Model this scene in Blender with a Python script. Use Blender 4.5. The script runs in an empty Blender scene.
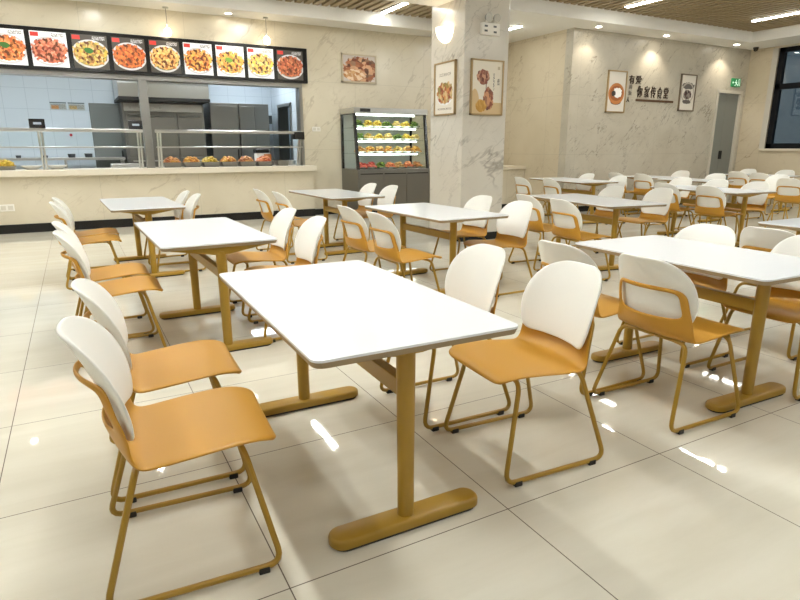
import bpy, bmesh, math, random
from mathutils import Matrix, Vector
random.seed(7)
PI = math.pi
SC = bpy.context.scene
COL = SC.collection

# ------------------------------------------------------------------ camera
def make_camera():
    f, yaw, pitch, roll, h = 581.94, .4992, -.2564, .0013, 1.348
    fw = Vector((math.sin(yaw) * math.cos(pitch), math.cos(yaw) * math.cos(pitch), math.sin(pitch)))
    r = Vector((math.cos(yaw), -math.sin(yaw), 0)); d = fw.cross(r)
    c, s = math.cos(roll), math.sin(roll)
    r2 = c * r + s * d; d2 = -s * r + c * d
    cd = bpy.data.cameras.new('camera'); cd.sensor_width = 36; cd.lens = f * 36 / 800
    cd.clip_start = .05; cd.clip_end = 100
    co = bpy.data.objects.new('camera', cd); COL.objects.link(co)
    up, bk = -d2, -fw
    co.matrix_world = Matrix(((r2.x, up.x, bk.x, 0), (r2.y, up.y, bk.y, 0), (r2.z, up.z, bk.z, h), (0, 0, 0, 1)))
    SC.camera = co
make_camera()

# ------------------------------------------------------------------ world, exposure, light levels
w = bpy.data.worlds.new('world'); SC.world = w; w.use_nodes = True
w.node_tree.nodes['Background'].inputs[0].default_value = (.20, .27, .32, 1)
w.node_tree.nodes['Background'].inputs[1].default_value = .55
SC.view_settings.view_transform = 'Standard'; SC.view_settings.look = 'None'
SC.view_settings.gamma = 1; SC.view_settings.use_curve_mapping = False
SC.view_settings.exposure = 0.24
TUBE = 98.0        # radiance of the linear ceiling lights
SPOT = 40.0         # downlights, W
KITCHEN = 21.0      # radiance of the kitchen panels

# ------------------------------------------------------------------ materials
MATS = {}
def lin(c):
    f = lambda v: v / 12.92 if v <= .04045 else ((v + .055) / 1.055) ** 2.4
    return tuple(f(v / 255) for v in c)
def mat(name, col, rough=.5, metal=0., spec=.5, coat=0., emit=None, es=0.):
    if name in MATS: return MATS[name]
    m = bpy.data.materials.new(name); m.use_nodes = True
    b = m.node_tree.nodes['Principled BSDF']
    b.inputs['Base Color'].default_value = (*col, 1)
    b.inputs['Roughness'].default_value = rough; b.inputs['Metallic'].default_value = metal
    b.inputs['Specular IOR Level'].default_value = spec; b.inputs['Coat Weight'].default_value = coat
    if emit: b.inputs['Emission Color'].default_value = (*emit, 1); b.inputs['Emission Strength'].default_value = es
    MATS[name] = m; return m
class NT:
    def __init__(s, m): s.t = m.node_tree; s.b = s.t.nodes['Principled BSDF']
    def n(s, kind, **kw):
        o = s.t.nodes.new(kind)
        for k, v in kw.items(): setattr(o, k, v)
        return o
    def put(s, sock, v):
        if hasattr(v, 'is_output'): s.t.links.new(v, sock)
        elif isinstance(v, (tuple, list)) and len(v) == 3 and sock.type == 'RGBA': sock.default_value = (*v, 1)
        else: sock.default_value = v
    def math(s, op, a, b=None, clamp=False):
        o = s.n('ShaderNodeMath', operation=op, use_clamp=clamp); s.put(o.inputs[0], a)
        if b is not None: s.put(o.inputs[1], b)
        return o.outputs[0]
    def mix(s, fac, a, b):
        o = s.n('ShaderNodeMix', data_type='RGBA'); s.put(o.inputs[0], fac); s.put(o.inputs[6], a); s.put(o.inputs[7], b)
        return o.outputs[2]
    def ramp(s, fac, stops):
        o = s.n('ShaderNodeValToRGB'); s.put(o.inputs[0], fac); e = o.color_ramp.elements
        while len(e) < len(stops): e.new(.5)
        for q, (p, c) in zip(e, stops): q.position = p; q.color = (*c, 1) if len(c) == 3 else c
        return o.outputs[0]
    def coord(s, which='Object'): return s.n('ShaderNodeTexCoord').outputs[which]
    def sep(s, v): o = s.n('ShaderNodeSeparateXYZ'); s.put(o.inputs[0], v); return o.outputs
    def noise(s, v, scale, detail=4, rough=.5, dist=0):
        o = s.n('ShaderNodeTexNoise'); s.put(o.inputs['Vector'], v); o.inputs['Scale'].default_value = scale
        o.inputs['Detail'].default_value = detail; o.inputs['Roughness'].default_value = rough; o.inputs['Distortion'].default_value = dist
        return o.outputs[0]
    def mapping(s, v, rot=(0, 0, 0), scale=(1, 1, 1), loc=(0, 0, 0)):
        o = s.n('ShaderNodeMapping'); s.put(o.inputs[0], v); o.inputs['Rotation'].default_value = rot
        o.inputs['Scale'].default_value = scale; o.inputs['Location'].default_value = loc; return o.outputs[0]
def joint_mask(nt, x, size, off, width):
    t = nt.math('DIVIDE', nt.math('SUBTRACT', x, off), size)
    d = nt.math('ABSOLUTE', nt.math('SUBTRACT', nt.math('FRACT', nt.math('ADD', t, .5)), .5))
    return nt.math('LESS_THAN', d, width / size / 2)

def floor_mat():
    m = mat('floor_tile', lin((220, 216, 202)), rough=.04, spec=.5); nt = NT(m)
    v = nt.coord(); x, y, z = nt.sep(v)
    j = nt.math('MAXIMUM', joint_mask(nt, x, .8693, 1.3046, .0042), joint_mask(nt, y, .8693, 1.5266, .0042))
    # each tile slightly different
    ix = nt.math('FLOOR', nt.math('DIVIDE', nt.math('SUBTRACT', x, 1.3046), .8693)); iy = nt.math('FLOOR', nt.math('DIVIDE', nt.math('SUBTRACT', y, 1.5266), .8693))
    cx = nt.n('ShaderNodeCombineXYZ'); nt.put(cx.inputs[0], ix); nt.put(cx.inputs[1], iy)
    wn = nt.n('ShaderNodeTexWhiteNoise'); nt.put(wn.inputs[0], cx.outputs[0])
    cl = nt.noise(nt.mapping(v, rot=(0, 0, .3), scale=(.5, 3.2, 1)), 1.6, 5, .6, .4)
    base = nt.ramp(cl, [(.3, lin((212, 207, 191))), (.7, lin((224, 220, 206)))])
    base = nt.mix(nt.math('MULTIPLY', wn.outputs[0], .12), base, lin((205, 194, 170)))
    nt.put(nt.b.inputs['Base Color'], nt.mix(j, base, lin((92, 80, 66))))
    nt.put(nt.b.inputs['Roughness'], nt.math('ADD', nt.math('MULTIPLY', j, .5), .035))
    return m
def marble_mat(name, ca, cb, vein, vs=1.0, joints=None, rough=.22, amount=.75, zj=1.18, seed=0.):
    m = mat(name, ca, rough=rough, spec=.45); nt = NT(m); v = nt.mapping(nt.coord(), loc=(seed, seed * .7, seed * 1.3))
    cloud = nt.noise(v, .9 * vs, 4, .55)
    base = nt.ramp(cloud, [(.32, cb), (.68, ca)])
    x, y, z = nt.sep(v); h = nt.math('SUBTRACT', x, y)
    for sc, th, am, dg in ((.9 * vs, .011, amount, 1.0), (2.1 * vs, .013, amount * .6, .8), (3.4 * vs, .010, amount * .35, -.5)):
        cv = nt.n('ShaderNodeCombineXYZ')
        nt.put(cv.inputs[0], nt.math('SUBTRACT', nt.math('MULTIPLY', h, dg), z)); nt.put(cv.inputs[1], nt.math('MULTIPLY', nt.math('ADD', h, nt.math('MULTIPLY', z, dg)), .30)); nt.put(cv.inputs[2], sc * 1.7)
        n = nt.noise(cv.outputs[0], sc, 5, .58, .35)
        d = nt.math('ABSOLUTE', nt.math('SUBTRACT', n, .5))
        k = nt.math('SUBTRACT', 1.0, nt.math('DIVIDE', d, th), True)
        gate = nt.ramp(nt.noise(v, 1.1 * vs + sc * .2, 2), [(.44, (0, 0, 0)), (.62, (1, 1, 1))])
        base = nt.mix(nt.math('MULTIPLY', nt.math('MULTIPLY', k, gate), am), base, vein)
    if joints:
        x, y, z = nt.sep(nt.coord()); jx = {'x': x, 'y': y}[joints[0]]
        j = nt.math('MAXIMUM', joint_mask(nt, jx, joints[1], joints[2], .006), joint_mask(nt, z, zj, .02, .006))
        base = nt.mix(nt.math('MULTIPLY', j, .45), base, tuple(c * .62 for c in cb))
    nt.put(nt.b.inputs['Base Color'], base)
    return m
def steel_mat(name, col=(.46, .45, .42), rough=.3):
    return mat(name, col, rough=rough, metal=1.0)
def glass_mat(name, tint=(1, 1, 1), refl=.12, ior=1.45):
    if name in MATS: return MATS[name]
    m = bpy.data.materials.new(name); m.use_nodes = True; t = m.node_tree
    t.nodes.remove(t.nodes['Principled BSDF']); out = t.nodes['Material Output']
    tr = t.nodes.new('ShaderNodeBsdfTransparent'); tr.inputs[0].default_value = (*tint, 1)
    gl = t.nodes.new('ShaderNodeBsdfGlossy'); gl.inputs['Roughness'].default_value = .02
    fr = t.nodes.new('ShaderNodeMath'); fr.operation = 'POWER'; fr.inputs[1].default_value = 4.0 if ior > 1.3 else 7.0
    lw = t.nodes.new('ShaderNodeLayerWeight'); lw.inputs[0].default_value = .5; t.links.new(lw.outputs['Facing'], fr.inputs[0])
    ad = t.nodes.new('ShaderNodeMath'); ad.operation = 'ADD'; ad.inputs[1].default_value = refl; ad.use_clamp = True
    mx = t.nodes.new('ShaderNodeMixShader')
    t.links.new(fr.outputs[0], ad.inputs[0]); t.links.new(ad.outputs[0], mx.inputs[0])
    t.links.new(tr.outputs[0], mx.inputs[1]); t.links.new(gl.outputs[0], mx.inputs[2]); t.links.new(mx.outputs[0], out.inputs[0])
    MATS[name] = m; return m
def food_mat(name, cols, scale=28, rough=.4):
    m = mat(name, cols[0], rough=rough); nt = NT(m)
    vo = nt.n('ShaderNodeTexVoronoi'); nt.put(vo.inputs['Vector'], nt.coord()); vo.inputs['Scale'].default_value = scale
    s = nt.sep(vo.outputs['Color'])[0]; k = len(cols)
    nt.put(nt.b.inputs['Base Color'], nt.ramp(s, [(i / k + .05, c) for i, c in enumerate(cols)]))
    return m
def art_mat(name, bg, layers, axis='x', emit=0.):
    """flat printed picture: layers are (kind, cx, cz, rx, rz, colour or list of food colours, scale)"""
    m = mat(name, bg, rough=.45); nt = NT(m)
    g = nt.sep(nt.coord('Generated')); u = g[0] if axis == 'x' else nt.math('SUBTRACT', 1.0, g[1]); vz = g[2]
    cv = nt.n('ShaderNodeCombineXYZ'); nt.put(cv.inputs[0], u); nt.put(cv.inputs[1], vz)
    wob = nt.noise(cv.outputs[0], 9, 3)
    c = bg
    for L in layers:
        kind, cx, cz, rx, rz, colr = L[:6]; sc = L[6] if len(L) > 6 else 14
        dx = nt.math('DIVIDE', nt.math('SUBTRACT', u, cx), rx); dz = nt.math('DIVIDE', nt.math('SUBTRACT', vz, cz), rz)
        if kind in ('e', 'w', 'ring'):
            d = nt.math('ADD', nt.math('MULTIPLY', dx, dx), nt.math('MULTIPLY', dz, dz))
            if kind == 'w': d = nt.math('ADD', d, nt.math('MULTIPLY', nt.math('SUBTRACT', wob, .5), 1.5))
            mk = nt.math('LESS_THAN', d, 1.0)
            if kind == 'ring': mk = nt.math('MULTIPLY', mk, nt.math('GREATER_THAN', d, .72))
        else:
            mk = nt.math('MULTIPLY', nt.math('LESS_THAN', nt.math('ABSOLUTE', dx), 1.0), nt.math('LESS_THAN', nt.math('ABSOLUTE', dz), 1.0))
            if kind == 't':       # a line of small print, too small to read
                mk = nt.math('MULTIPLY', mk, nt.math('GREATER_THAN', nt.noise(nt.mapping(cv.outputs[0], scale=(60, 34, 1)), 1.0, 1), .5))
        if isinstance(colr, list):
            vo = nt.n('ShaderNodeTexVoronoi'); nt.put(vo.inputs['Vector'], cv.outputs[0]); vo.inputs['Scale'].default_value = sc
            k = len(colr); colr = nt.ramp(nt.sep(vo.outputs['Color'])[0], [(i / k + .04, q) for i, q in enumerate(colr)])
        c = nt.mix(mk, c, colr)
    nt.put(nt.b.inputs['Base Color'], c)
    if emit:
        nt.put(nt.b.inputs['Emission Color'], c); nt.b.inputs['Emission Strength'].default_value = emit
    return m

# ------------------------------------------------------------------ mesh helpers
def new(): return bmesh.new()
def box(bm, x0, y0, z0, x1, y1, z1, bev=0, seg=2, M=None):
    vs = [bm.verts.new((x, y, z)) for x in (x0, x1) for y in (y0, y1) for z in (z0, z1)]
    F = [(0, 1, 3, 2), (4, 6, 7, 5), (0, 4, 5, 1), (2, 3, 7, 6), (0, 2, 6, 4), (1, 5, 7, 3)]
    fs = [bm.faces.new([vs[i] for i in f]) for f in F]
    if bev:
        es = list({e for f in fs for e in f.edges})
        r = bmesh.ops.bevel(bm, geom=es, offset=bev, segments=seg, affect='EDGES', profile=.5)
        vs = list({v for f in r['faces'] for v in f.verts} | {v for v in vs if v.is_valid})
    if M is not None: bmesh.ops.transform(bm, matrix=M, verts=[v for v in vs if v.is_valid])
    return vs
def sweep(bm, pts, r, seg=10, closed=False, caps=True, ell=None):
    pts = [Vector(p) for p in pts]; n = len(pts); rings = []; prev = None
    for i, p in enumerate(pts):
        a = pts[i - 1] if (i or closed) else p; b = pts[(i + 1) % n] if (i < n - 1 or closed) else p
        t = (b - a).normalized()
        if prev is None:
            ref = Vector((0, 0, 1)) if abs(t.z) < .9 else Vector((1, 0, 0))
            nx = (ref - t * ref.dot(t)).normalized()
        else: nx = (prev - t * prev.dot(t)).normalized()
        prev = nx; ny = t.cross(nx); rr = r[i] if isinstance(r, (list, tuple)) else r
        ex, ey = ell or (1, 1)
        rings.append([bm.verts.new(p + rr * (ex * math.cos(2 * PI * k / seg) * nx + ey * math.sin(2 * PI * k / seg) * ny)) for k in range(seg)])
    for i in range(n if closed else n - 1):
        A, B = rings[i], rings[(i + 1) % n]
        for k in range(seg): bm.faces.new((A[k], A[(k + 1) % seg], B[(k + 1) % seg], B[k]))
    if caps and not closed: bm.faces.new(rings[0][::-1]); bm.faces.new(rings[-1])
def fillet(pts, r, seg=5):
    pts = [Vector(p) for p in pts]; out = [pts[0]]
    for a, p, b in zip(pts, pts[1:], pts[2:]):
        u = (a - p); v = (b - p); q = min(r, u.length * .48, v.length * .48); u.normalize(); v.normalize()
        A, B = p + u * q, p + v * q
        for k in range(seg + 1):
            t = k / seg; out.append((1 - t) ** 2 * A + 2 * t * (1 - t) * p + t * t * B)
    return out + [pts[-1]]
def lathe(bm, prof, c=(0, 0, 0), seg=24, M=None):
    rings = []
    for r, z in prof: rings.append([bm.verts.new((c[0] + r * math.cos(2 * PI * k / seg), c[1] + r * math.sin(2 * PI * k / seg), c[2] + z)) for k in range(seg)])
    for A, B in zip(rings, rings[1:]):
        for k in range(seg): bm.faces.new((A[k], A[(k + 1) % seg], B[(k + 1) % seg], B[k]))
    bm.faces.new(rings[0][::-1]); bm.faces.new(rings[-1])
    if M is not None: bmesh.ops.transform(bm, matrix=M, verts=[v for R in rings for v in R])
def prism(bm, outline, z0, z1, inset_bottom=0.):
    """outline: list of (x, y), counter-clockwise"""
    n = len(outline); cx = sum(p[0] for p in outline) / n; cy = sum(p[1] for p in outline) / n
    top = [bm.verts.new((x, y, z1)) for x, y in outline]
    bot = [bm.verts.new((x - (x - cx) / max(abs(x - cx), 1e-6) * min(inset_bottom, abs(x - cx)), y - (y - cy) / max(abs(y - cy), 1e-6) * min(inset_bottom, abs(y - cy)), z0)) for x, y in outline]
    bm.faces.new(top); bm.faces.new(bot[::-1])
    for i in range(n): bm.faces.new((bot[i], bot[(i + 1) % n], top[(i + 1) % n], top[i]))
def rrect(lx, ly, r, seg=5, cx=0, cy=0):
    out = []
    for sx, sy, a0 in ((1, 1, 0), (-1, 1, PI / 2), (-1, -1, PI), (1, -1, 1.5 * PI)):
        for k in range(seg + 1):
            a = a0 + PI / 2 * k / seg; out.append((cx + sx * (lx / 2 - r) + r * math.cos(a), cy + sy * (ly / 2 - r) + r * math.sin(a)))
    return out
def link(name, bm, m, parent=None, smooth=False, loc=None, rotz=0.):
    bmesh.ops.recalc_face_normals(bm, faces=bm.faces[:])
    me = bpy.data.meshes.new(name); bm.to_mesh(me); bm.free(); me.materials.append(m)
    if smooth:
        for p in me.polygons: p.use_smooth = True
        me.set_sharp_from_angle(angle=math.radians(38))
    o = bpy.data.objects.new(name, me); COL.objects.link(o)
    if parent: o.parent = parent
    if loc: o.location = loc
    if rotz: o.rotation_euler[2] = rotz
    return o
def apply_mods(o):
    dg = bpy.context.evaluated_depsgraph_get(); me = bpy.data.meshes.new_from_object(o.evaluated_get(dg))
    o.modifiers.clear(); o.data = me
def struct(name, bm, m, **kw):
    o = link(name, bm, m, **kw)
    if not o.parent: o['kind'] = 'structure'
    return o
def tag(o, label, cat, group=None):
    o['label'] = label; o['category'] = cat
    if group: o['group'] = group
    return o
def thing(name, label, cat, loc=(0, 0, 0), rotz=0, group=None):
    o = bpy.data.objects.new(name, None); COL.objects.link(o); o.location = loc; o.rotation_euler = (0, 0, rotz)
    o.empty_display_size = .1
    return tag(o, label, cat, group)
def dup(root, label, loc, rotz=0, group=None):
    r = root.copy(); COL.objects.link(r); r.location = loc; r.rotation_euler = (0, 0, rotz); r['label'] = label
    if group: r['group'] = group
    for ch in list(root.children):
        c = ch.copy(); COL.objects.link(c); c.parent = r
        for g in list(ch.children):
            d = g.copy(); COL.objects.link(d); d.parent = c
    return r

# ------------------------------------------------------------------ palette
WHITE = mat('white_paint', lin((238, 234, 226)), .7)
SOFF = mat('soffit_paint', lin((236, 233, 226)), .8)
LAM = mat('white_laminate', lin((236, 239, 243)), .22, spec=.5)
PLY = mat('table_edge_ply', lin((152, 132, 100)), .55)
MUST = mat('mustard_powder_coat', lin((166, 130, 42)), .38, spec=.5)
SEAT = mat('mustard_plastic', lin((194, 142, 50)), .42, spec=.4)
BACK = mat('white_plastic', lin((242, 242, 237)), .38, spec=.4)
BLACK = mat('black_rubber', (.012, .011, .010), .5)
BLACKP = mat('black_gloss', (.010, .010, .011), .22)
STEEL = steel_mat('brushed_steel', (.60, .60, .585), .28)
STEELD = steel_mat('dark_steel', (.26, .255, .24), .34)
GOLD = mat('pale_gold_frame', lin((176, 150, 108)), .4, metal=.4)
GLASS = glass_mat('clear_glass', (.96, .98, .97), 0, 1.15)
WARM = (1, .80, .55)
EMW = mat('lamp_white', (1, 1, 1), emit=(.98, 1, .955), es=TUBE * 1.25)
EMN = mat('lamp_white_dimmed', (1, 1, 1), emit=(.98, 1, .965), es=TUBE * .46)
EMV = mat('lamp_white_soft', (1, 1, 1), emit=(.98, 1, .955), es=TUBE * .32)

# ================================================================== THE ROOM
XL, YB = -3.4, -3.6                    # left wall, wall behind
YC = 11.45                             # counter wall
YT, XS, XW = 9.25, 8.95, 14.76         # text wall, side wall of the recess, window wall
HS, HC = 3.62, 3.84                    # soffit, slat ceiling
YK = 15.1                              # kitchen back wall

bm = new(); box(bm, XL, YB, -.1, XW + .3, 16.3, 0); struct('floor', bm, floor_mat())
MW = marble_mat('cream_marble', lin((222, 213, 193)), lin((212, 202, 180)), lin((164, 148, 124)), 1.0, ('x', 1.62, .35), zj=1.29, amount=.45)
MT = marble_mat('grey_cream_marble', lin((198, 191, 175)), lin((186, 178, 161)), lin((126, 116, 100)), 1.9, ('x', 2.4, 2.0), rough=.3, amount=.85, seed=3.)
MS = marble_mat('warm_side_marble', lin((216, 204, 180)), lin((206, 192, 165)), lin((160, 136, 102)), 1.0, ('y', 1.2, .3), rough=.3, seed=5., amount=.7)
MP = marble_mat('pillar_marble', lin((222, 217, 206)), lin((212, 206, 194)), lin((132, 124, 112)), .9, None, rough=.2, amount=.6, seed=8.)
# counter wall with the serving opening (x -2.6 .. 4.07, z 1.0 .. 2.55)
bm = new()
box(bm, 4.07, YC, 0, 9.1, YC + .2, 4.1); box(bm, XL, YC, 2.55, 4.07, YC + .2, 4.1)
box(bm, XL, YC, 0, -2.6, YC + .2, 2.55)
struct('wall_back', bm, MW)
bm = new(); box(bm, XL - .2, YB, 0, XL, 16.3, 4.1); struct('wall_left', bm, mat('unseen_wall_dark', lin((150, 144, 132)), .7))  # unseen walls coloured dark to cut the bounced light
bm = new(); box(bm, XL, YB - .2, 0, XW + .3, YB, 4.1); struct('wall_behind', bm, mat('unseen_wall_dark', (0, 0, 0)))
# text wall with the door opening (x 13.69 .. 14.5, z 0 .. 2.62)
DX0, DX1, DZ = 13.70, 14.56, 2.60
bm = new(); box(bm, XS, YT, 0, DX0, YT + .2, 4.1); box(bm, DX1, YT, 0, XW, YT + .2, 4.1); box(bm, DX0, YT, DZ, DX1, YT + .2, 4.1)
struct('wall_right', bm, MT)
bm = new(); box(bm, XS, YT + .2, 0, XS + .2, YC, 4.1); struct('wall_recess_side', bm, MS)
# window wall: window y 3.0 .. 8.4, z 1.31 .. 3.55
WY0, WY1, WZ0, WZ1 = 3.0, 8.58, 1.31, 3.58
bm = new(); box(bm, XW, YB, 0, XW + .25, WY0, 4.1); box(bm, XW, WY1, 0, XW + .25, YT + .2, 4.1)
box(bm, XW, WY0, 0, XW + .25, WY1, WZ0); box(bm, XW, WY0, WZ1, XW + .25, WY1, 4.1)
struct('wall_window_side', bm, MS)
# pillar
PX0, PX1, PY0, PY1 = 4.85, 5.61, 7.06, 7.92
bm = new(); box(bm, PX0, PY0, 0, PX1, PY1, 4.1, .012, 2); struct('pillar', bm, MP)
bm = new(); box(bm, PX0 - .012, PY0 - .012, 0, PX1 + .012, PY1 + .012, .11); struct('baseboard_pillar', bm, BLACKP)
# beam
bm = new(); box(bm, XL, 7.32, 3.30, PX0, 7.78, 4.1); struct('trim_1', bm, WHITE)
# ceilings: slab, slats, soffits with their fascias
bm = new(); box(bm, XL, YB, 4.1, XW + .3, YC + .2, 4.2); struct('ceiling', bm, mat('ceiling_dark', lin((92, 84, 70)), .9))
bm = new()
x = XL + .05
while x < 13.8:
    y1 = 10.86 if x < 6.8 else 8.62
    box(bm, x, YB, HC, x + .10, y1, HC + .12)
    x += .17
o = struct('ceiling_slats', bm, mat('slat_wood', lin((160, 141, 108)), .6))
bm = new()
box(bm, XL, 10.85, HS, 6.85, YC, HS + .45); box(bm, 6.8, 8.62, HS, XW, YC, HS + .45) ; box(bm, 13.72, YB, HS, XW, 8.62, HS + .45)
struct('ceiling_soffit', bm, SOFF)
# baseboards
bm = new(); box(bm, 4.19, YC - .012, 0, 9.0, YC, .12); struct('baseboard_back', bm, BLACKP)
bm = new(); box(bm, XS, YT - .012, 0, DX0 - .06, YT, .12); struct('baseboard_right', bm, BLACKP)
# recess counter
bm = new(); box(bm, 6.6, 10.50, 0, 8.94, YC - .02, .87); struct('wall_recess_counter', bm, MW)
bm = new(); box(bm, 6.6, 10.44, .87, 8.945, YC - .02, .945, .006); tag(link('recess_countertop', bm, mat('cream_stone', lin((222, 212, 192)), .3)), 'cream stone ledge on the low marble counter in the recess behind the pillar', 'countertop')
bm = new(); box(bm, 6.6, 10.485, 0, 8.94, 10.50, .11); struct('baseboard_recess', bm, BLACKP)

# serving counter: base wall, baseboard, stone top
bm = new(); box(bm, XL, 11.30, 0, 4.19, 11.46, .90); struct('wall_counter_front', bm, MW)
bm = new(); box(bm, XL, 11.285, 0, 4.195, 11.30, .145); struct('baseboard_counter', bm, BLACKP)
STONE = mat('pale_stone_top', lin((226, 217, 200)), .28)
bm = new(); box(bm, XL, 11.44, .90, 4.065, 11.98, 1.0); box(bm, XL, 11.20, .90, 4.23, 11.445, 1.0, .008)
tag(link('serving_countertop', bm, STONE), 'long pale stone countertop along the serving opening', 'countertop')

# ---------------------------------------------------------------- kitchen shell
KT = mat('kitchen_tile', lin((205, 222, 236)), .25); nt = NT(KT)
x, y, z = nt.sep(nt.coord())
j = nt.math('MAXIMUM', joint_mask(nt, nt.math('ADD', x, y), .42, .1, .008), joint_mask(nt, z, .42, .05, .008))
nt.put(nt.b.inputs['Base Color'], nt.mix(j, lin((210, 221, 230)), lin((186, 199, 210))))
bm = new(); box(bm, XL, YK, 0, 4.9, YK + .2, 4.1); struct('wall_kitchen_back', bm, KT)
KX = 4.55
bm = new(); box(bm, KX, YC + .2, 0, KX + .2, 13.55, 3.3); box(bm, KX, 14.55, 0, KX + .2, YK, 3.3); box(bm, KX, 13.55, 2.35, KX + .2, 14.55, 3.3); struct('wall_kitchen_right', bm, KT)
bm = new(); box(bm, XL, YC + .2, 3.2, KX + .2, YK, 3.3); struct('ceiling_kitchen', bm, WHITE)
bm = new(); box(bm, KX + 1.3, 13.2, 0, KX + 1.4, 14.9, 3.2); struct('wall_corridor', bm, mat('corridor_paint', lin((120, 134, 146)), .7))
bm = new()
for a, b, z0, z1 in ((13.55, 13.62, 0, 2.35), (14.48, 14.55, 0, 2.35), (13.55, 14.55, 2.28, 2.35)): box(bm, KX - .03, a, z0, KX + .22, b, z1)
struct('trim_2', bm, STEELD)
bm = new(); box(bm, KX + .10, 13.62, .01, KX + .14, 14.0, 2.28); do = struct('door_2', bm, mat('kitchen_door', lin((86, 96, 100)), .4))
bm = new(); box(bm, KX + .06, 13.93, 1.0, KX + .10, 13.96, 1.5); link('handle', bm, STEEL, do)
# opening frame (steel) with the mullion
bm = new(); box(bm, -2.6, YC - .02, 1.0, -2.54, YC + .2, 2.55); box(bm, 4.01, YC - .02, 1.0, 4.07, YC + .2, 2.55); box(bm, -2.54, YC - .03, 2.47, 4.01, YC + .2, 2.55)
OPF = steel_mat('frame_steel', (.40, .40, .385), .3); fr = struct('window_1', bm, OPF)
bm = new(); box(bm, 1.13, YC - .03, 1.0, 1.27, YC + .1, 2.47, .006); link('mullion', bm, OPF, fr)
# kitchen lights
for i, (kx, ky) in enumerate(((-1.8, 13.3), (.9, 13.3), (2.6, 12.9), (3.7, 13.9), (-.4, 12.9))):
    t = thing('kitchen_ceiling_light', 'flat square light in the kitchen ceiling behind the serving opening', 'ceiling light', (kx, ky, 3.2), 0, 'kitchen ceiling lights')
    bm = new(); box(bm, -.32, -.32, -.03, .32, .32, 0); link('frame', bm, WHITE, t)
    bm = new(); box(bm, -.29, -.29, -.036, .29, .29, -.03); link('diffuser', bm, mat('kitchen_lamp', (1, 1, 1), emit=(.86, .94, 1), es=KITCHEN), t)

# ---------------------------------------------------------------- window, doors
bm = new()
FD = mat('black_window_frame', (.008, .009, .011), .6, spec=.15)
for a, b, z0, z1 in ((WY0, WY0 + .1, WZ0, WZ1), (WY1 - .12, WY1, WZ0, WZ1), (WY0, WY1, WZ0, WZ0 + .12), (WY0, WY1, WZ1 - .1, WZ1), (WY0, WY1, 2.66, 2.78), (5.6, 5.7, WZ0, WZ1)):
    box(bm, XW + .03, a, z0, XW + .14, b, z1)
fo = struct('window_2', bm, FD)
for a, b in ((WY0 + .1, 5.6), (5.7, WY1 - .12)):
    for z0, z1 in ((WZ0 + .12, 2.66), (2.78, WZ1 - .1)):
        bm = new(); box(bm, XW + .08, a, z0, XW + .095, b, z1); link('pane', bm, glass_mat('window_glass', (.62, .70, .74), .10), fo)
bm = new(); box(bm, XW - .06, WY0 - .1, WZ0 - .05, XW + .05, WY1 + .1, WZ0); link('window_sill', bm, mat('cream_stone', (0, 0, 0)), fo)
bm = new(); box(bm, XW - .015, WY1, WZ0, XW + .02, WY1 + .13, WZ1); box(bm, XW - .015, WY1, WZ1, XW + .02, WY0, WZ1 + .03); link('casing', bm, mat('pale_casing', lin((206, 200, 188)), .5), fo)
GREYD = mat('grey_door_paint', lin((128, 130, 124)), .4)
CAS = mat('door_casing', lin((206, 200, 186)), .45)
bm = new()
for a, b, z0, z1 in ((DX0 - .07, DX0 + .003, 0, DZ + .07), (DX1 - .003, DX1 + .07, 0, DZ + .07), (DX0, DX1, DZ - .003, DZ + .07)): box(bm, a, YT - .03, z0, b, YT + .03, z1)
struct('trim_3', bm, CAS)
bm = new(); box(bm, DX0 + .005, YT + .035, .01, DX0 + .396, YT + .08, DZ - .012); d1 = struct('door_1', bm, GREYD)
bm = new(); box(bm, DX0 + .404, YT + .035, .01, DX1 - .005, YT + .08, DZ - .012); link('leaf', bm, GREYD, d1)
bm = new(); box(bm, DX0 + .36, YT - .005, 1.06, DX0 + .385, YT + .035, 1.26, .005); box(bm, DX0 + .415, YT - .005, 1.06, DX0 + .44, YT + .035, 1.26, .005); link('handle', bm, BLACK, d1)

# ================================================================== LIGHTS OF THE ROOM
def linear_light(xx, y0, y1, z, label, group='linear lights of the slat ceiling', em=None):
    t = thing('linear_light', label, 'ceiling light', (xx, (y0 + y1) / 2, z), 0, group); h = (y1 - y0) / 2
    bm = new(); box(bm, -.05, -h - .02, -.02, .05, h + .02, .0); link('housing', bm, WHITE, t)
    bm = new(); box(bm, -.042, -h, -.032, .042, h, -.02); link('diffuser', bm, em or EMW, t)
linear_light(5.50, 9.85, 10.75, HC, 'short linear light in the slat ceiling just left of the pillar', em=EMV)
linear_light(9.2, 6.95, 8.22, HC, 'linear light in the slat ceiling above the first framed picture of the lettered wall', em=EMV)
linear_light(12.45, 6.3, 7.85, HC, 'linear light in the slat ceiling near the window', em=EMV)
linear_light(7.85, 9.55, 10.25, HS, 'short linear light in the white soffit of the recess, right of the pillar', em=EMN)
linear_light(3.47, 8.78, 9.9, HC, 'linear light in the slat ceiling over the table before the food case')
linear_light(8.23, 6.2, 7.05, HC, 'linear light in the slat ceiling over the table by the wall corner')
linear_light(8.78, 4.95, 5.75, HC, 'linear light in the slat ceiling over the long table in line with the door')
linear_light(.65, 9.5, 10.5, HC, 'unseen linear light added over the gap between serving counter and left table row')  # added out of view to brighten the far tables and counter
linear_light(-2.2, 8.0, 10.2, HC, 'unseen linear light added in front of the left end of the serving counter')  # unseen extra lamp, added to lift the far left side
OUT = 'slim linear light between the ceiling slats above the dining tables, higher than the photo reaches'
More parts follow.
